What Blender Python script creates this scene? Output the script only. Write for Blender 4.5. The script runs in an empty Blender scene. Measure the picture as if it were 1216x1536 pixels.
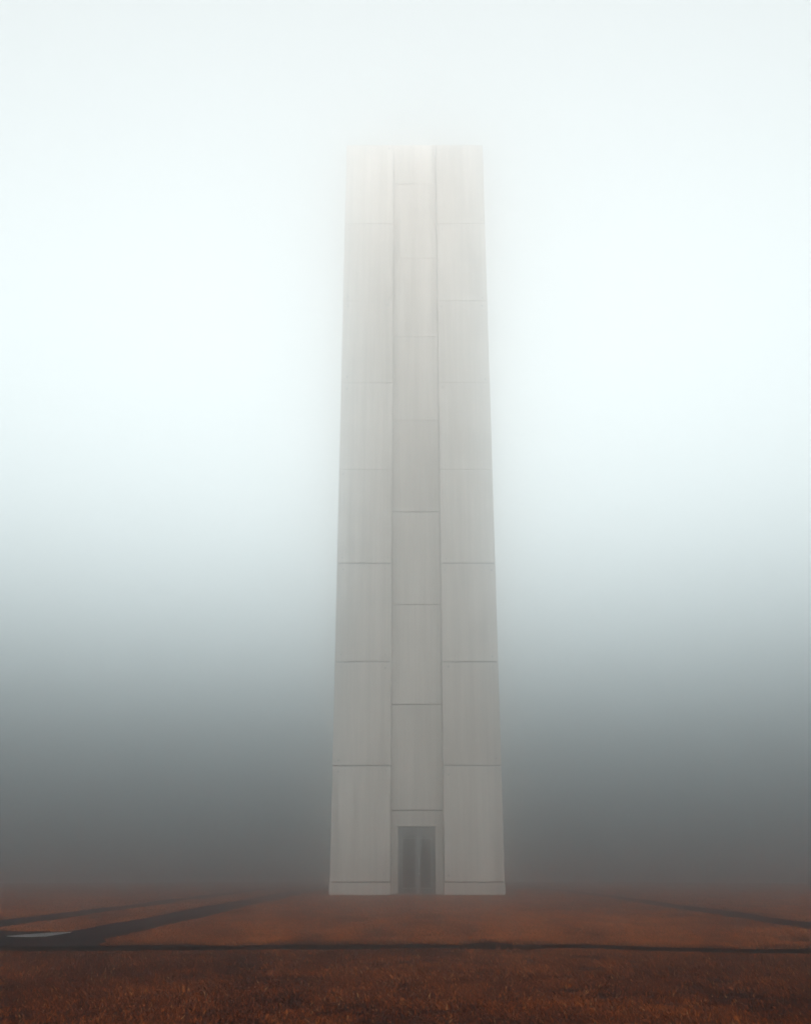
import bpy, bmesh, math
import numpy as np

C = bpy.context.scene.collection
sc = bpy.context.scene
R = math.radians
# ------------------------------------------------------------------ weather
TOP_Z = 45.4               # height of the tower
HAZE_TOP, HAZE_DEN, HAZE_G = 47.2, .0272, .957
HAZE_COL = (.908, .95, .962)
SUN, SUN_EL, SUN_SIZE, AIR, DUST, SAT, EXPO = 1.5, 7.0, 44, 3.0, 1.4, .05, 2.46
SKY = .118
OVERCAST = .85             # zenith brighter than horizon, as under an even cloud sheet
VALLEY = 14.0              # the lawn lies on a low rise: beyond its brow the land drops by this much

# ------------------------------------------------------------------ camera
F = 1548.0                 # focal length in pixels of the 1216 px wide photograph
P = R(19.30)               # upward pitch
H = 1.04                   # eye height over the lawn
D = 55.0                   # distance to the front of the tower
cam = bpy.data.cameras.new('camera')
co = bpy.data.objects.new('camera', cam)
C.objects.link(co)
cam.sensor_fit = 'HORIZONTAL'
cam.sensor_width = 36
cam.lens = F / 1216 * 36
cam.clip_end = 9000
co.location = (0, 0, H)
co.rotation_euler = (R(90) + P, 0, 0)
sc.camera = co


def ray(px, py):
    x, u = (px - 608) / F, (768 - py) / F
    return x, math.cos(P) - u * math.sin(P), math.sin(P) + u * math.cos(P)


def ground_at(px, py, z=0.0):
    x, y, v = ray(px, py)
    t = (z - H) / v
    return x * t, y * t


def zat(py, dist):
    _, y, v = ray(608, py)
    return H + dist * v / y


# ------------------------------------------------------------------ helpers
def tag(o, label=None, cat=None, kind=None, group=None):
    for k, v in (('label', label), ('category', cat), ('kind', kind), ('group', group)):
        if v:
            o[k] = v
    return o


def link(name, me, m=None, parent=None):
    o = bpy.data.objects.new(name, me)
    C.objects.link(o)
    for mm in (m if isinstance(m, (list, tuple)) else [m]):
        if mm is not None:
            me.materials.append(mm)
    if parent is not None:
        o.parent = parent
        o.matrix_parent_inverse.identity()
    return o


def add_box(bm, lo, hi, bevel=0.0, seg=2, mi=0):
    b = bmesh.new()
    bmesh.ops.create_cube(b, size=1)
    for v in b.verts:
        v.co = [lo[i] + (v.co[i] + .5) * (hi[i] - lo[i]) for i in range(3)]
    if bevel:
        bmesh.ops.bevel(b, geom=b.edges[:], offset=bevel, segments=seg, affect='EDGES', profile=.5)
    for f in b.faces:
        f.material_index = mi
    me = bpy.data.meshes.new('tmp')
    b.to_mesh(me)
    b.free()
    bm.from_mesh(me)
    bpy.data.meshes.remove(me)


def add_cyl(bm, p0, p1, r, n=16, mi=0):
    from mathutils import Vector
    p0, p1 = Vector(p0), Vector(p1)
    b = bmesh.new()
    bmesh.ops.create_cone(b, cap_ends=True, segments=n, radius1=r, radius2=r, depth=(p1 - p0).length)
    q = (p1 - p0).to_track_quat('Z', 'Y').to_matrix().to_4x4()
    for v in b.verts:
        v.co = q @ v.co + (p0 + p1) / 2
    for f in b.faces:
        f.material_index = mi
    me = bpy.data.meshes.new('tmp')
    b.to_mesh(me)
    b.free()
    bm.from_mesh(me)
    bpy.data.meshes.remove(me)


def done(bm, name, m, parent=None):
    me = bpy.data.meshes.new(name)
    bm.to_mesh(me)
    bm.free()
    return link(name, me, m, parent)


def vnoise(x, y, seed=0):
    """smooth value noise on the ground plane, 0..1"""
    xi, yi = np.floor(x).astype(np.int64), np.floor(y).astype(np.int64)
    fx, fy = x - xi, y - yi
    fx, fy = fx * fx * (3 - 2 * fx), fy * fy * (3 - 2 * fy)

    def h(a, b):
        n = (a * 374761393 + b * 668265263 + seed * 1442695041) & 0x7fffffff
        n = ((n ^ (n >> 13)) * 1274126177) & 0x7fffffff
        n = (n ^ (n >> 16)) & 0xffff
        return n / 65535.0
    return (h(xi, yi) * (1 - fx) * (1 - fy) + h(xi + 1, yi) * fx * (1 - fy)
            + h(xi, yi + 1) * (1 - fx) * fy + h(xi + 1, yi + 1) * fx * fy)


def fbm(x, y, seed=0, octs=4):
    s, a, t = 0, 1, 0
    for i in range(octs):
        s = s + a * vnoise(x * 2 ** i, y * 2 ** i, seed + i)
        t += a
        a *= .5
    return s / t


def sstep(a, b, x):
    t = np.clip((x - a) / (b - a), 0, 1)
    return t * t * (3 - 2 * t)


# ------------------------------------------------------------------ materials
class M:
    def __init__(self, name):
        self.m = bpy.data.materials.new(name)
        self.m.use_nodes = True
        self.t = self.m.node_tree
        self.N, self.L = self.t.nodes, self.t.links
        self.b = self.N['Principled BSDF']

    def n(self, kind, **kw):
        nd = self.N.new(kind)
        for k, v in kw.items():
            if k in nd.inputs:
                nd.inputs[k].default_value = v
            else:
                setattr(nd, k, v)
        return nd

    def ramp(self, fac, stops):
        r = self.N.new('ShaderNodeValToRGB')
        e = r.color_ramp.elements
        while len(e) < len(stops):
            e.new(.5)
        for el, (p, c) in zip(e, stops):
            el.position = p
            el.color = (*c, 1) if len(c) == 3 else c
        self.L.new(fac, r.inputs[0])
        return r.outputs[0]

    def mix(self, fac, a, b, mode='MIX'):
        x = self.N.new('ShaderNodeMix')
        x.data_type = 'RGBA'
        x.blend_type = mode
        for s, v in ((x.inputs[0], fac), (x.inputs[6], a), (x.inputs[7], b)):
            if hasattr(v, 'links'):
                self.L.new(v, s)
            elif isinstance(v, tuple):
                s.default_value = (*v, 1)
            else:
                s.default_value = v
        return x.outputs[2]

    def coords(self, scale, space='Object'):
        tc = self.n('ShaderNodeTexCoord')
        mp = self.n('ShaderNodeMapping', Scale=scale)
        self.L.new(tc.outputs[space], mp.inputs[0])
        return mp.outputs[0]

    def noise(self, vec, scale, detail=5, rough=.55):
        nz = self.n('ShaderNodeTexNoise', Scale=scale, Detail=detail, Roughness=rough)
        self.L.new(vec, nz.inputs['Vector'])
        return nz.outputs['Fac']

    def bump(self, h, strength, dist):
        bp = self.n('ShaderNodeBump', Strength=strength, Distance=dist)
        self.L.new(h, bp.inputs['Height'])
        self.L.new(bp.outputs[0], self.b.inputs['Normal'])

    def flat(self, col=None, rough=None, spec=None, metal=None):
        if col:
            self.b.inputs['Base Color'].default_value = (*col, 1)
        if rough is not None:
            self.b.inputs['Roughness'].default_value = rough
        if spec is not None:
            self.b.inputs['Specular IOR Level'].default_value = spec
        if metal is not None:
            self.b.inputs['Metallic'].default_value = metal
        return self.m


def concrete(name, base, streak=.85):
    k = M(name)
    g = k.coords((1, 1, 1), 'Generated')
    o = k.coords((1, 1, 1))
    v = k.coords((2.6, 2.6, .10))           # drawn out vertically: rain streaks and board marks
    v2 = k.coords((9, 9, .35))
    tone = k.noise(o, .55, 6, .6)
    st = k.noise(v, 1.0, 5, .65)
    st2 = k.noise(v2, 1.0, 4, .6)
    fine = k.noise(o, 9, 6, .7)
    c = k.ramp(tone, [(.25, tuple(x * .86 for x in base)), (.75, tuple(x * 1.08 for x in base))])
    c = k.mix(streak, c, k.ramp(st, [(.30, (.62, .60, .57)), (.62, (1.04, 1.04, 1.04))]), 'MULTIPLY')
    c = k.mix(streak * .6, c, k.ramp(st2, [(.3, (.74, .72, .70)), (.6, (1.03, 1.03, 1.02))]), 'MULTIPLY')
    c = k.mix(.5, c, k.ramp(fine, [(.25, (.82, .82, .81)), (.6, (1.03, 1.03, 1.03))]), 'MULTIPLY')
    # each casting came out of the mould a little different
    oi = k.n('ShaderNodeObjectInfo')
    c = k.mix(.55, c, k.ramp(oi.outputs['Random'], [(0, (.82, .80, .775)), (1, (1.08, 1.08, 1.07))]), 'MULTIPLY')
    k.L.new(c, k.b.inputs['Base Color'])
    k.bump(fine, .25, .01)
    k.flat(rough=.9, spec=.25)
    return k.m


m_conc = concrete('pale_precast_concrete', (.545, .475, .43))
m_plinth = concrete('plinth_concrete', (.53, .462, .415), .6)
m_core = M('joint_backing').flat((.06, .057, .052), .95, .0)
m_plug = M('mortar_plug').flat((.10, .095, .085), .95, .0)
m_step = concrete('threshold_stone', (.16, .155, .15), .4)
m_frame = M('dark_slate_metal').flat((.030, .033, .035), .5, .4)
m_leaf = M('painted_door_metal').flat((.036, .040, .042), .45, .4)
m_bead = M('grey_metal_trim').flat((.23, .245, .245), .4, .3)
m_glass = M('dark_door_glass').flat((.010, .011, .014), .2, .1)
m_handle = M('brushed_steel').flat((.70, .71, .70), .35, .5, .3)

RUST = (.215, .062, .018)


def lawn_material(name, attr):
    k = M(name)
    if attr:
        a = k.n('ShaderNodeAttribute')
        a.attribute_name = 'tone'
        fac = a.outputs['Fac']
        c = k.ramp(fac, [(0, (.016, .008, .008)), (.25, (.044, .011, .007)), (.5, (.098, .023, .009)),
                         (.75, (.168, .039, .011)), (.97, (.26, .066, .017)), (1, (.30, .14, .06))])
    else:
        a = k.n('ShaderNodeAttribute')
        a.attribute_name = 'tone'
        o = k.coords((1, 1, 1))
        fine = k.noise(o, 14, 6, .7)
        c = k.ramp(a.outputs['Fac'], [(.0, (.008, .006, .007)), (.3, (.026, .009, .007)), (.6, (.06, .015, .007)), (1, (.19, .044, .013))])
        c = k.mix(.8, c, k.ramp(fine, [(.3, (.45, .42, .42)), (.65, (1.15, 1.15, 1.15))]), 'MULTIPLY')
        k.bump(fine, .6, .03)
    k.L.new(c, k.b.inputs['Base Color'])
    k.flat(rough=1, spec=0)
    return k.m


m_ground = lawn_material('matted_thatch_and_soil', False)
m_grass = lawn_material('rust_red_grass', True)


def soil(name, c0, c1, spec, rough):
    k = M(name)
    o = k.coords((1, 1, 1))
    a, b = k.noise(o, .9, 6, .6), k.noise(o, 22, 6, .7)
    c = k.ramp(a, [(.3, c0), (.7, c1)])
    c = k.mix(.7, c, k.ramp(b, [(.3, (.5, .5, .52)), (.65, (1.15, 1.12, 1.1))]), 'MULTIPLY')
    k.L.new(c, k.b.inputs['Base Color'])
    k.bump(b, .5, .02)
    k.flat(rough=rough, spec=spec)
    return k.m


m_path = soil('worn_dark_path', (.012, .009, .011), (.020, .013, .015), 0, .95)
m_ditch = soil('wet_black_soil', (.0025, .0028, .0034), (.005, .0046, .005), 0, .95)
m_mud = soil('dark_mud', (.008, .007, .009), (.016, .011, .012), 0, .95)

# ------------------------------------------------------------------ layout on the ground
STEP = .05                                   # the lawn this side of the ditch lies a little lower
DITCH = [(-420, 1417.5, 1427), (-150, 1418, 1426), (0, 1418, 1425), (130, 1418, 1424.5), (300, 1417.5, 1424), (470, 1417, 1423.3), (545, 1416, 1423),
         (585, 1417.5, 1422.3), (612, 1419.3, 1421.8), (650, 1418.9, 1421.6), (690, 1416.8, 1422.2), (722, 1414.4, 1422.4),
         (745, 1414.2, 1422.6), (768, 1417.4, 1422.6), (792, 1416.8, 1423), (835, 1420.4, 1422.9), (900, 1420.6, 1423.2), (960, 1421.3, 1424.5),
         (1030, 1423, 1426.6), (1120, 1425.2, 1428.3), (1165, 1422.6, 1428.2), (1216, 1421.8, 1428), (1400, 1421, 1428), (1650, 1421, 1428)]
_far = np.array([ground_at(a, t, 0) for a, t, b in DITCH])
_near = np.array([ground_at(a, b + 1.0, -STEP) for a, t, b in DITCH])


def ditch_edges(x):
    wob = .20 * (fbm(x * 3.1, x * 0 + 4.2, 31, 3) - .5)
    n = np.interp(x, _near[:, 0], _near[:, 1]) + wob * .5
    f = np.interp(x, _far[:, 0], _far[:, 1]) + wob
    return n, np.maximum(f, n + .16)


def base_z(x, y):
    amp = sstep(3, 9, np.abs(y)) * .5 + .5
    z = amp * (.10 * (fbm(x / 5.5, y / 5.5, 3, 3) - .5) + .035 * (fbm(x / .9, y / .9, 9, 3) - .5))
    # level round the tower
    z = z * (1 - sstep(9, 4, np.hypot(np.maximum(np.abs(x - .6) - 4.5, 0), np.maximum(np.abs(y - 59.5) - 4.5, 0))))
    # the brow of the rise, behind and beside the tower
    a = 75 + np.maximum(0, 45 - y) * 1.1
    r = np.hypot(x / a, np.maximum(0, y - 45) / 120)
    d = np.maximum(0, r - .78)
    drop = 6 * d * d + np.maximum(0, d - .5) * 3
    return z - VALLEY * (1 - np.exp(-drop / VALLEY))


def ground_z(x, y):
    n, f = ditch_edges(x)
    mid = (n + f) / 2
    z = base_z(x, y) * .75 - STEP * (1 - sstep(-.25, .0, y - f + .02))
    inside = sstep(-.02, .10, y - n) * (1 - sstep(-.07, .0, y - f))
    return z - (.10 + .03 * (fbm(x * 2, y * 2, 12, 2) - .5)) * inside


# each path as a strip: centre line x(y), half width
PATHS = {'path_near': ([(17.0, -5.6), (20.5, -5.65), (27, -5.72), (34, -5.82), (45, -5.95), (56, -6.1), (80, -6.3), (140, -6.8)], .62),
         'path_left': ([(14, -8.62), (23.5, -8.75), (30, -8.9), (40, -9.1), (52, -9.35), (80, -9.7), (140, -10.2)], .44),
         'path_right': ([(10, 8.15), (18, 8.3), (22.7, 8.38), (30, 8.7), (40, 9.1), (52, 9.55), (80, 10.2), (140, 11)], .40)}


def path_mask(x, y, extra=0.0):
    m = np.zeros_like(x, dtype=bool)
    for k, (pts, hw) in PATHS.items():
        ys, xs = [a for a, b in pts], [b for a, b in pts]
        cx = np.interp(y, ys, xs)
        w = hw + .05 * (fbm(y * .8, x * 0 + 2.0, 21, 3) - .5)
        m |= (np.abs(x - cx) < w + extra) & (y > ys[0]) & (y < ys[-1])
    return m


def mud_edge(x):
    """muddy junction on the left: (near, far) y of the bare patch at x"""
    n, f = ditch_edges(x)
    far = np.interp(x, [-14, -9.5, -8.3, -7.4, -6.4, -5.6, -5.0, -4.7], [19.2, 20.2, 21.0, 21.2, 21.0, 20.2, 18.6, 17.6])
    far = far + .5 * (fbm(x * 1.3, x * 0 + 8, 5, 3) - .5)
    return f, far


def mud_mask(x, y, extra=0.0):
    n, f = mud_edge(x)
    return (x < -4.75) & (y > n - .02) & (y < f + extra)


# small bare or trampled spots seen in the lawn: px, py, half widths in px
SPOTS = [(545, 1382, 28, 1.1), (478, 1402.5, 7, .8), (968, 1413.5, 26, 1.0), (860, 1417, 12, .8), (1070, 1358, 16, .9), (73, 1434, 32, 2.2),
         (150, 1440, 10, 1.5), (570, 1445, 20, 2), (622, 1444, 22, 1.6), (740, 1448, 14, 1.4), (645, 1500, 30, 3), (715, 1511, 22, 3), (775, 1520, 22, 3),
         (20, 1526, 22, 5), (36, 1518, 14, 3), (232, 1494, 10, 2.5), (210, 1476, 30, 2), (880, 1436, 28, 3), (900, 1453, 14, 2), (955, 1451, 16, 2),
         (1075, 1474, 30, 2.4), (1130, 1478, 22, 2.2), (1045, 1482, 14, 3), (60, 1500, 16, 2)]
_sp = []
for a, b, ra, rb in SPOTS:
    x0, y0 = ground_at(a, b, -STEP if b > 1424 else 0)
    _, y1 = ground_at(a, b - rb, -STEP if b > 1424 else 0)
    _sp.append((x0, y0, ra / F * y0 / .94, (y1 - y0)))


def bare(x, y):
    """0..1 how bare the lawn is"""
    q = fbm(x / 1.15 + 7, y / 2.0, 41, 4)
    m = sstep(.58, .72, q) * .30
    q2 = fbm(x / .33, y / .5, 47, 3)
    m = np.maximum(m, sstep(.60, .74, q2) * .55)
    q3 = fbm(x / 6.0, y / 5.0 + 3, 55, 3)
    m = m * (.45 + 1.1 * sstep(.35, .7, q3))
    m = m * (1 - .5 * sstep(15.5, 19, y))
    for a, b, ra, rb in _sp:
        w = 1.3 * (fbm(x / .22, y / .3, 61, 3) - .5)
        d = np.hypot((x - a) / ra, (y - b) / rb) + w
        m = np.maximum(m, (.80 if b < 16.4 else .6) * (1 - sstep(.35, 1.25, d)))
    return np.clip(m, 0, 1)


# ------------------------------------------------------------------ the ground sheet
xs = np.unique(np.concatenate([np.array([-3000, -1500, -700, -350, -180]), np.arange(-160, -48, 8.0), np.arange(-48, -12, 1.0), np.arange(-12, 12.001, .10),
                               np.arange(12.5, 48, 1.0), np.arange(48, 161, 8.0), np.array([180, 350, 700, 1500, 3000])]).round(3))
ys = np.unique(np.concatenate([np.array([-3000, -1500, -700, -350, -180, -100, -60, -30, -15]), np.arange(-8, 6, 1.0), np.arange(6, 15, .12),
                               np.arange(15, 19.5, .045), np.arange(19.6, 30, .2), np.arange(30, 70, .5), np.arange(71, 140, 1.5),
                               np.array([145, 155, 170, 190, 220, 260, 300, 450, 700, 1200, 2000, 3000])]).round(3))
GX, GY = np.meshgrid(xs, ys)
GZ = ground_z(GX, GY)
nx, ny = len(xs), len(ys)


def grid_mesh(name, X, Y, Z):
    r, c = X.shape
    me = bpy.data.meshes.new(name)
    me.vertices.add(r * c)
    me.vertices.foreach_set('co', np.stack([X, Y, Z], -1).astype(np.float32).ravel())
    i = np.arange(r * c).reshape(r, c)
    q = np.stack([i[:-1, :-1], i[:-1, 1:], i[1:, 1:], i[1:, :-1]], -1).reshape(-1, 4)
    me.loops.add(q.size)
    me.loops.foreach_set('vertex_index', q.ravel().astype(np.int32))
    me.polygons.add(len(q))
    me.polygons.foreach_set('loop_start', (np.arange(len(q)) * 4).astype(np.int32))
    me.update(calc_edges=True)
    me.polygons.foreach_set('use_smooth', np.ones(len(q), dtype=bool))
    return me


me = grid_mesh('ground', GX, GY, GZ)
at = me.attributes.new('tone', 'FLOAT', 'POINT')
_n, _f = ditch_edges(GX)
gt = np.clip(.60 + .20 * sstep(0, 1.2, GY - _f) + .35 * (fbm(GX / 3, GY / 4, 71, 4) - .5) - .5 * bare(GX, GY), 0, 1)
at.data.foreach_set('value', gt.astype(np.float32).ravel())
tag(link('ground', me, m_ground), 'flat rust red matted grassland soil spreading away into the fog', 'ground', 'structure')


def strip(name, pts, hw, m, lab, cat, step=.25):
    ys_ = np.arange(pts[0][0], pts[-1][0], step)
    ys_ = np.concatenate([ys_, [pts[-1][0]]])
    cx = np.interp(ys_, [a for a, b in pts], [b for a, b in pts])
    w = hw + .05 * (fbm(ys_ * .8, ys_ * 0 + 2.0, 21, 3) - .5)
    u = np.linspace(-1, 1, 9)
    X = cx[:, None] + u[None, :] * (w[:, None] + .05) + .02 * (fbm(ys_ * 2.3, ys_ * 0 + 5, 77, 2) - .5)[:, None]
    Y = np.repeat(ys_[:, None], 9, 1)
    Z = ground_z(X, Y) + .006 + .002
    Z[:, 2:7] -= .0
    return tag(link(name, grid_mesh(name, X, Y, Z), m), lab, cat, 'structure')


strip('path', PATHS['path_near'][0], PATHS['path_near'][1], m_path,
      'widest dark worn path running from the muddy corner past the left side of the tower', 'path')
strip('path', PATHS['path_left'][0], PATHS['path_left'][1], m_path,
      'thin dark path furthest from the tower on the side of the puddle', 'path')
strip('path', PATHS['path_right'][0], PATHS['path_right'][1], m_path,
      'thin dark path alone on the right side of the tower', 'path')

# the ditch: its floor and the cut face of its far bank, in wet black soil just proud of the sheet
dx = np.arange(-11.9, 12.0, .05)
n_, f_ = ditch_edges(dx)
rows_y, rows_z = [], []
for k, t in enumerate(np.linspace(0, 1, 14)):
    if t < .6:
        y_ = n_ + .03 + (f_ - .075 - n_ - .03) * (t / .6)
    else:
        y_ = f_ - .075 + .085 * ((t - .6) / .4)
    rows_y.append(y_)
    rows_z.append(ground_z(dx, y_))
DY = np.array(rows_y)
DZ = np.array(rows_z) + .008
DX = np.repeat(dx[None, :], 14, 0)
rag = .035 * fbm(dx * 6, dx * 0 + 1, 91, 3)
DZ[-1] += .002
DY[8:] -= .012
tag(link('ditch', grid_mesh('ditch', DX, DY, DZ), m_ditch), 'narrow black ditch cut across the whole lawn with a ragged far lip', 'ditch', 'structure')

# mud where path and ditch meet
mx = np.arange(-13.5, -4.72, .08)
a_, b_ = mud_edge(mx)
t = np.linspace(0, 1, 40)[:, None]
MX = np.repeat(mx[None, :], 40, 0)
MY = a_ + .02 + (b_ - a_ - .02) * t
tag(link('mud', grid_mesh('mud', MX, MY, ground_z(MX, MY) + .005), m_mud), 'bare dark mud at the left edge where ditch and path meet', 'mud', 'structure')

# puddle: a shallow lens-shaped sheet of water lying in the mud
k = M('puddle_water')
o_ = k.coords((1, 1, 1))
k.flat((.02, .022, .022), .08, .5)
k.b.inputs['IOR'].default_value = 1.33
w_ = k.noise(o_, 3.0, 3, .5)
k.bump(w_, .5, .02)
m_water = k.m
pl = ground_at(12, 1405.5)
pr = ground_at(106, 1400.3)
pu = np.linspace(0, 1, 40)
top = np.interp(pu, [0, .12, .35, .6, .85, 1], [1405.6, 1404.4, 1402.6, 1400.9, 1399.6, 1399.8])
bot = np.interp(pu, [0, .12, .35, .6, .85, 1], [1406.3, 1407.0, 1407.3, 1406.3, 1402.6, 1400.2])
X_, Y_ = [], []
for i, u in enumerate(pu):
    px = 10 + u * 97
    tp, bt = ground_at(px, top[i]), ground_at(px, bot[i])
    X_.append([bt[0] + (tp[0] - bt[0]) * s for s in np.linspace(0, 1, 10)])
    Y_.append([bt[1] + (tp[1] - bt[1]) * s for s in np.linspace(0, 1, 10)])
X_, Y_ = np.array(X_), np.array(Y_)
zw = float(ground_z(X_, Y_).max()) + .012
tag(link('puddle', grid_mesh('puddle', X_, Y_, np.full_like(X_, zw)), m_water), 'pale shallow puddle in the mud, reflecting the bright fog', 'puddle', 'structure')
PUD = (X_.min() - .1, X_.max() + .1, Y_.min() - .1, Y_.max() + .1)

# ------------------------------------------------------------------ grass
FOOT = (-3.95, 5.15, D - .12, D + 9.2)


def blades(y0, y1, dens, hmean, wid, seed, seg2, margin=3.0):
    rs = np.random.RandomState(seed)
    half = .43 * y1 + margin
    N = int(dens * 2 * half * (y1 - y0))
    x, y = rs.uniform(-half, half, N), rs.uniform(y0, y1, N)
    keep = np.abs(x) < .43 * y + margin
    x, y = x[keep], y[keep]
    n, f = ditch_edges(x)
    b = bare(x, y)
    ok = ~((y > n - .02) & (y < f + .0)) & ~path_mask(x, y, -.03) & ~mud_mask(x, y) & (rs.rand(len(x)) > b * .93)
    ok &= ~((x > FOOT[0]) & (x < FOOT[1]) & (y > FOOT[2]) & (y < FOOT[3]))
    x, y, b = x[ok], y[ok], b[ok]
    N = len(x)
    z = ground_z(x, y)
    clump = fbm(x / .16, y / .16, 81, 2)
    big = fbm(x / 1.4, y / 1.9, 83, 3)
    hgt = hmean * (.35 + .9 * clump + .5 * big) * rs.uniform(.6, 1.3, N) * (1 - .55 * b)
    n, f = ditch_edges(x)
    lip = 1 - .62 * np.exp(-np.clip(n - y, 0, 9) / .35) * (y < n)     # short on the lip of the ditch
    edge = path_mask(x, y, .30)
    hgt = hgt * lip * np.where(edge, .45, 1)
    # wind-combed: leaning along a slowly turning direction, plus scatter
    th = 2.2 + 2.4 * (fbm(x / 2.2, y / 2.2, 85, 2) - .5) + rs.normal(0, .9, N)
    lean = hgt * rs.uniform(.35, 1.5, N)
    dxl, dyl = np.cos(th) * lean, np.sin(th) * lean
    wa = rs.uniform(0, np.pi, N)
    w = wid * rs.uniform(.6, 1.4, N) / 2
    wx, wy = np.cos(wa) * w, np.sin(wa) * w
    # tone: patches, clumps, single blades
    tone = .50 + .42 * (fbm(x / 2.6, y / 3.4, 87, 4) - .5) + .5 * (clump - .5) + rs.normal(0, .30, N) + .45 * (fbm(x / .5, y / 1.1, 93, 2) - .5) - .3 * b
    far = sstep(0, 1.2, y - f)
    tone = tone - .18 + .31 * far + .95 * far * (fbm(x / .55, y / 2.6, 95, 3) - .5)          # the turf beyond the ditch is brighter and rustier
    tone = np.clip(tone, 0, .97)
    straw = rs.rand(N) < .012
    tone[straw] = 1.0
    z0 = z - .006
    if seg2:
        V = np.stack([np.stack([x - wx, y - wy, z0], -1), np.stack([x + wx, y + wy, z0], -1),
                      np.stack([x + .35 * dxl + wx * .8, y + .35 * dyl + wy * .8, z + .6 * hgt], -1),
                      np.stack([x + .35 * dxl - wx * .8, y + .35 * dyl - wy * .8, z + .6 * hgt], -1),
                      np.stack([x + dxl, y + dyl, z + hgt], -1)], 1)
        base = np.arange(N)[:, None] * 5
        loops = np.concatenate([base + np.array([0, 1, 2, 3]), base + np.array([3, 2, 4])], 1)
        tot = np.tile(np.array([4, 3]), N)
    else:
        V = np.stack([np.stack([x - wx, y - wy, z0], -1), np.stack([x + wx, y + wy, z0], -1), np.stack([x + dxl, y + dyl, z + hgt], -1)], 1)
        base = np.arange(N)[:, None] * 3
        loops = base + np.array([0, 1, 2])
        tot = np.full(N, 3)
    return V.reshape(-1, 3), loops.ravel(), tot, np.repeat(tone, V.shape[1])


parts = [blades(6.5, 12.0, 3400, .032, .0115, 1, True), blades(12.0, 19.0, 1700, .031, .017, 2, False),
         blades(19.0, 32.0, 600, .032, .020, 3, False), blades(32.0, 60.0, 90, .038, .045, 4, False), blades(60.0, 98.0, 40, .04, .07, 5, False)]
vo, VV, LL, TT, TN = 0, [], [], [], []
for V, l, tot, tn in parts:
    VV.append(V)
    LL.append(l + vo)
    TT.append(tot)
    TN.append(tn)
    vo += len(V)
VV, LL, TT, TN = np.concatenate(VV), np.concatenate(LL), np.concatenate(TT), np.concatenate(TN)
me = bpy.data.meshes.new('grass')
me.vertices.add(len(VV))
me.vertices.foreach_set('co', VV.astype(np.float32).ravel())
me.loops.add(len(LL))
me.loops.foreach_set('vertex_index', LL.astype(np.int32))
me.polygons.add(len(TT))
me.polygons.foreach_set('loop_start', np.concatenate([[0], np.cumsum(TT)[:-1]]).astype(np.int32))
me.update(calc_edges=True)
at = me.attributes.new('tone', 'FLOAT', 'POINT')
at.data.foreach_set('value', TN.astype(np.float32))
tag(link('grass', me, m_grass), 'short matted rust red grass covering the lawn in front of the tower', 'grass', 'stuff')
print('grass polys', len(TT))

# ------------------------------------------------------------------ the tower
XL0, XL1, XR0, XR1 = -3.797, -.766, 1.965, 4.980
DEPTH, REC, TOP, GAP = 9.0, 1.0, TOP_Z, .055
tower = bpy.data.objects.new('concrete_tower', None)
C.objects.link(tower)
tower.location = (.5915, D, 0)
tower.empty_display_size = 2
tag(tower, 'tall pale concrete tower with two piers and a recessed door, fading into the fog', 'tower')
ox = .5915


def B(bm, lo, hi, **kw):       # box in photograph-independent tower coordinates
    add_box(bm, (lo[0] - ox, lo[1], lo[2]), (hi[0] - ox, hi[1], hi[2]), **kw)


def plugs(bm, xa, xb, za, zb, y, seed):
    """mortared form-tie holes near the corners of a casting"""
    rs = np.random.RandomState(seed)
    for x in (xa + .28, xb - .28):
        for z in (za + .30, zb - .32):
            if rs.rand() < .62:
                xx, zz = x + rs.uniform(-.08, .08) - ox, z + rs.uniform(-.1, .1)
                add_cyl(bm, (xx, y - .004, zz), (xx, y + .05, zz), rs.uniform(.035, .06), 12, 1)


pj = [zat(v, D) for v in (1324, 1149, 993, 845, 704, 574)]
cj = [zat(v, D + REC) for v in (1216, 1057, 907, 768, 630)]
dp, dc = (pj[-1] - pj[1]) / 4, (cj[-1] - cj[0]) / 4
while pj[-1] + dp < TOP - 1.5:
    pj.append(pj[-1] + dp)
while cj[-1] + dc < TOP - 1.5:
    cj.append(cj[-1] + dc)
for side, (xa, xb) in enumerate(((XL0, XL1), (XR0, XR1))):
    bm = bmesh.new()
    B(bm, (xa + .08, .08, -.3), (xb - .08, DEPTH - .08, TOP - .4))
    pier = done(bm, 'pier', m_core, tower)
    bm = bmesh.new()
    B(bm, (xa - .03, -.03, -.25), (xb + (.03 if side else .012), DEPTH + .03, pj[0] - GAP / 2), bevel=.02)
    done(bm, 'plinth', m_plinth, pier)
    zs = pj + [TOP]
    for i in range(len(zs) - 1):
        bm = bmesh.new()
        g0, g1 = (GAP if i < 4 else .022), (GAP if i < 3 else .022)
        za, zb = zs[i] + g0 / 2, zs[i + 1] - (g1 / 2 if i < len(zs) - 2 else 0)
        B(bm, (xa, 0, za), (xb, DEPTH, zb), bevel=.03)
        plugs(bm, xa, xb, za, zb, 0, 10 + i * 2 + side)
        done(bm, 'wall_panel', [m_conc, m_plug], pier)
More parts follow.
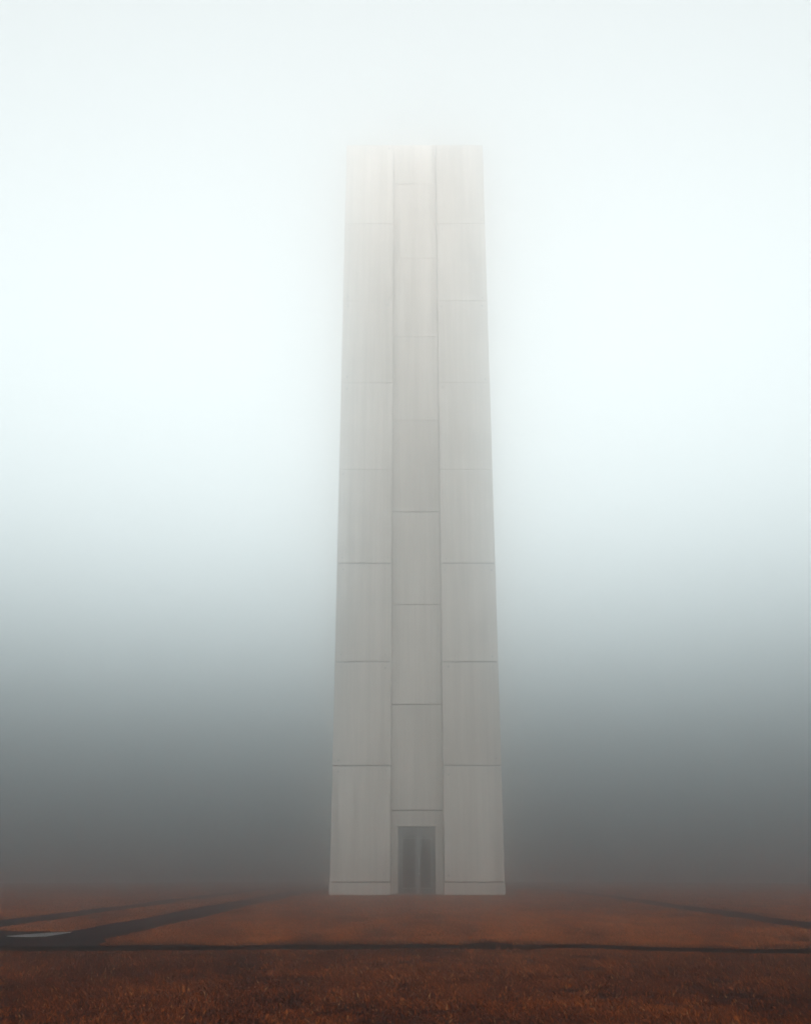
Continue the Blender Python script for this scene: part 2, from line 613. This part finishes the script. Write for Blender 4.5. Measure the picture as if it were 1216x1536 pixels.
# recessed middle wall
door_x0, door_x1 = (596.6 - 608) / F * (D + REC) / 1.0666, (653.6 - 608) / F * (D + REC) / 1.0666
door_top = zat(1239.8, D + REC)
door_bot = .07
bm = bmesh.new()
B(bm, (XL1 + .09, REC + .42, -.3), (XR0 - .09, DEPTH - REC - .07, TOP - .4))
wall = done(bm, 'recessed_wall', m_core, tower)
zs = cj + [TOP]
for i in range(len(zs) - 1):
    bm = bmesh.new()
    g0, g1 = (GAP if i < 4 else .022), (GAP if i < 3 else .022)
    za, zb = zs[i] + g0 / 2, zs[i + 1] - (g1 / 2 if i < len(zs) - 2 else 0)
    B(bm, (XL1 + .012, REC, za), (XR0 - .012, DEPTH - REC, zb + (.8 if i == len(zs) - 2 else 0)), bevel=.025)
    done(bm, 'wall_panel', m_conc, wall)
# lowest casting: one piece framing the doorway
bm = bmesh.new()
za = cj[0] - GAP / 2
xa, xb = XL1 + .012 - ox, XR0 - .012 - ox
d0, d1 = door_x0 - ox, door_x1 - ox
fr = [(xa, 0), (d0, 0), (d0, door_top), (d1, door_top), (d1, 0), (xb, 0), (xb, za), (xa, za)]
lo_ = [bm.verts.new((x, REC, z - (.2 if z == 0 else 0))) for x, z in fr]
face = bm.faces.new(lo_)
ex = bmesh.ops.extrude_face_region(bm, geom=[face])
for v in [g for g in ex['geom'] if isinstance(g, bmesh.types.BMVert)]:
    v.co.y += .40
bmesh.ops.recalc_face_normals(bm, faces=bm.faces[:])
sharp = [e for e in bm.edges if abs(e.verts[0].co.y - REC) < 1e-5 and abs(e.verts[1].co.y - REC) < 1e-5]
bmesh.ops.bevel(bm, geom=sharp, offset=.02, segments=2, affect='EDGES', profile=.5)
done(bm, 'doorway_panel', m_conc, wall)
# doorway trim a little proud of the wall
bm = bmesh.new()
for lo, hi in (((door_x0 - .10, REC - .018, .07), (door_x0, REC + .10, door_top)), ((door_x1, REC - .018, .07), (door_x1 + .10, REC + .10, door_top)),
               ((door_x0 - .10, REC - .018, door_top), (door_x1 + .10, REC + .10, door_top + .085))):
    B(bm, (lo[0] + (.003 if lo[0] > door_x0 else 0), lo[1], lo[2]), (hi[0] - (.003 if hi[0] <= door_x0 else 0), hi[1], hi[2] - (.002 if hi[2] <= door_top else 0)), bevel=.008)
done(bm, 'door_trim', m_plinth, tower)
# threshold
bm = bmesh.new()
B(bm, (XL1 + .04, .12, -.2), (XR0 - .04, REC - .03, .035), bevel=.01)
B(bm, (door_x0 + .01, REC - .02, -.2), (door_x1 - .01, REC + .38, .07), bevel=.01)
done(bm, 'threshold', m_step, tower)

DY0 = REC + .17            # front of the door set
mid = (626.4 - 608) / F * (D + REC) / 1.0666
head_z = zat(1253.5, D + REC)
bm = bmesh.new()
B(bm, (door_x0 + .004, DY0, door_bot), (door_x0 + .115, DY0 + .16, door_top - .004), bevel=.006)
B(bm, (door_x1 - .115, DY0, door_bot), (door_x1 - .004, DY0 + .16, door_top - .004), bevel=.006)
B(bm, (door_x0 + .117, DY0, head_z), (door_x1 - .117, DY0 + .16, head_z + .07), bevel=.006)
B(bm, (door_x0 + .117, DY0, door_top - .06), (door_x1 - .117, DY0 + .16, door_top - .004), bevel=.006)
frame = done(bm, 'door_frame', m_frame, tower)
bm = bmesh.new()
B(bm, (door_x0 + .12, DY0 + .05, head_z + .072), (door_x1 - .12, DY0 + .10, door_top - .062))
done(bm, 'transom_panel', m_leaf, frame)

lz0, lz1 = door_bot + .012, head_z - .012
for s, (xa, xb) in enumerate(((door_x0 + .121, mid - .004), (mid + .004, door_x1 - .121))):
    bm = bmesh.new()
    st_, br = .075, .20
    y0, y1 = DY0 + .045, DY0 + .095
    B(bm, (xa, y0, lz0), (xa + st_, y1, lz1), bevel=.004)
    B(bm, (xb - st_, y0, lz0), (xb, y1, lz1), bevel=.004)
    B(bm, (xa + st_ + .001, y0, lz1 - .10), (xb - st_ - .001, y1, lz1), bevel=.004)
    B(bm, (xa + st_ + .001, y0, lz0), (xb - st_ - .001, y1, lz0 + br), bevel=.004)
    leaf = done(bm, 'door', m_leaf, tower)
    bm = bmesh.new()
    B(bm, (xa + st_, y0 + .018, lz0 + br), (xb - st_, y0 + .03, lz1 - .10))
    done(bm, 'glass_pane', m_glass, leaf)
    bm = bmesh.new()       # beading round the glass
    bx0, bx1, bz0, bz1, bw = xa + st_ + .002, xb - st_ - .002, lz0 + br + .002, lz1 - .102, .035
    B(bm, (bx0, y0 - .008, bz0), (bx1, y0 + .016, bz0 + bw + .02), bevel=.003)
    B(bm, (bx0, y0 - .008, bz1 - bw), (bx1, y0 + .016, bz1), bevel=.003)
    B(bm, (bx0, y0 - .008, bz0 + bw + .021), (bx0 + bw, y0 + .016, bz1 - bw - .001), bevel=.003)
    B(bm, (bx1 - bw, y0 - .008, bz0 + bw + .021), (bx1, y0 + .016, bz1 - bw - .001), bevel=.003)
    done(bm, 'glazing_bead', m_bead, leaf)
    if s == 0:
        bm = bmesh.new()   # astragal covering the meeting of the two leaves
        B(bm, (mid - .028, y0 - .022, lz0), (mid + .028, y0 - .002, lz1), bevel=.004)
        done(bm, 'meeting_strip', m_bead, leaf)
    else:
        hx, hz0, hz1 = mid + .085 - ox, zat(1306, D + REC), zat(1288, D + REC)
        bm = bmesh.new()
        add_cyl(bm, (hx, y0 - .075, hz0), (hx, y0 - .075, hz1), .020)
        for z in (hz0 + .08, hz1 - .08):
            add_cyl(bm, (hx, y0 - .06, z), (hx, y0 + .005, z), .012)
        done(bm, 'handle', m_handle, leaf)
        bm = bmesh.new()
        zk = zat(1311, D + REC)
        add_cyl(bm, (hx, y0 - .012, zk), (hx, y0 + .004, zk), .042)
        add_cyl(bm, (hx, y0 - .030, zk), (hx, y0 - .013, zk), .020)
        done(bm, 'lock', m_handle, leaf)

# ------------------------------------------------------------------ air
k = bpy.data.materials.new('fog_air')
k.use_nodes = True
t = k.node_tree
for n in list(t.nodes):
    if n.type != 'OUTPUT_MATERIAL':
        t.nodes.remove(n)
v = t.nodes.new('ShaderNodeVolumePrincipled')
t.links.new(v.outputs[0], t.nodes['Material Output'].inputs['Volume'])
v.inputs['Color'].default_value = (*HAZE_COL, 1)
v.inputs['Density'].default_value = HAZE_DEN
v.inputs['Anisotropy'].default_value = HAZE_G
v.inputs['Absorption Color'].default_value = (0, 0, 0, 1)
bm = bmesh.new()
add_box(bm, (-3010, -3010, -VALLEY - 1.5), (3010, 3010, HAZE_TOP))
tag(done(bm, 'haze', k), 'dense pale fog filling the air over the lawn and round the tower', 'fog', 'stuff')

# ------------------------------------------------------------------ light
w = bpy.data.worlds.new('World')
sc.world = w
w.use_nodes = True
nt = w.node_tree
sky = nt.nodes.new('ShaderNodeTexSky')
sky.sky_type = 'NISHITA'
sky.sun_disc = False
sky.sun_elevation = R(SUN_EL)
sky.sun_rotation = R(180)
sky.air_density = AIR
sky.dust_density = DUST
hs = nt.nodes.new('ShaderNodeHueSaturation')
hs.inputs['Saturation'].default_value = SAT
nt.links.new(sky.outputs[0], hs.inputs['Color'])
tc = nt.nodes.new('ShaderNodeTexCoord')
sx = nt.nodes.new('ShaderNodeSeparateXYZ')
nt.links.new(tc.outputs['Generated'], sx.inputs[0])
up = nt.nodes.new('ShaderNodeMath')
up.operation = 'MAXIMUM'
up.inputs[1].default_value = 0
nt.links.new(sx.outputs[2], up.inputs[0])
ma = nt.nodes.new('ShaderNodeMath')
ma.operation = 'MULTIPLY_ADD'
ma.inputs[1].default_value = OVERCAST / (1 + OVERCAST / 2)
ma.inputs[2].default_value = 1 / (1 + OVERCAST / 2)
nt.links.new(up.outputs[0], ma.inputs[0])
vm = nt.nodes.new('ShaderNodeVectorMath')
vm.operation = 'SCALE'
nt.links.new(hs.outputs[0], vm.inputs[0])
nt.links.new(ma.outputs[0], vm.inputs['Scale'])
nt.links.new(vm.outputs[0], nt.nodes['Background'].inputs[0])
nt.nodes['Background'].inputs[1].default_value = SKY
sun = bpy.data.lights.new('sun', 'SUN')
so = bpy.data.objects.new('sun', sun)
C.objects.link(so)
sun.energy = SUN
sun.angle = R(SUN_SIZE)
sun.color = (1, .996, .99)
so.location = (0, -60, 40)
so.rotation_euler = (R(90 - SUN_EL), 0, 0)

vs = sc.view_settings
vs.view_transform = 'Standard'
vs.look = 'None'
vs.exposure = EXPO
vs.gamma = 1
cy = sc.cycles
cy.volume_bounces = 4
cy.sample_clamp_indirect = .3
cy.use_guiding = True
cy.use_surface_guiding = True
cy.use_volume_guiding = True
cy.guiding_training_samples = 48
cy.use_adaptive_sampling = False
cy.max_bounces = 8
cy.diffuse_bounces = 4
cy.use_denoising = True
cy.denoiser = 'OPENIMAGEDENOISE'
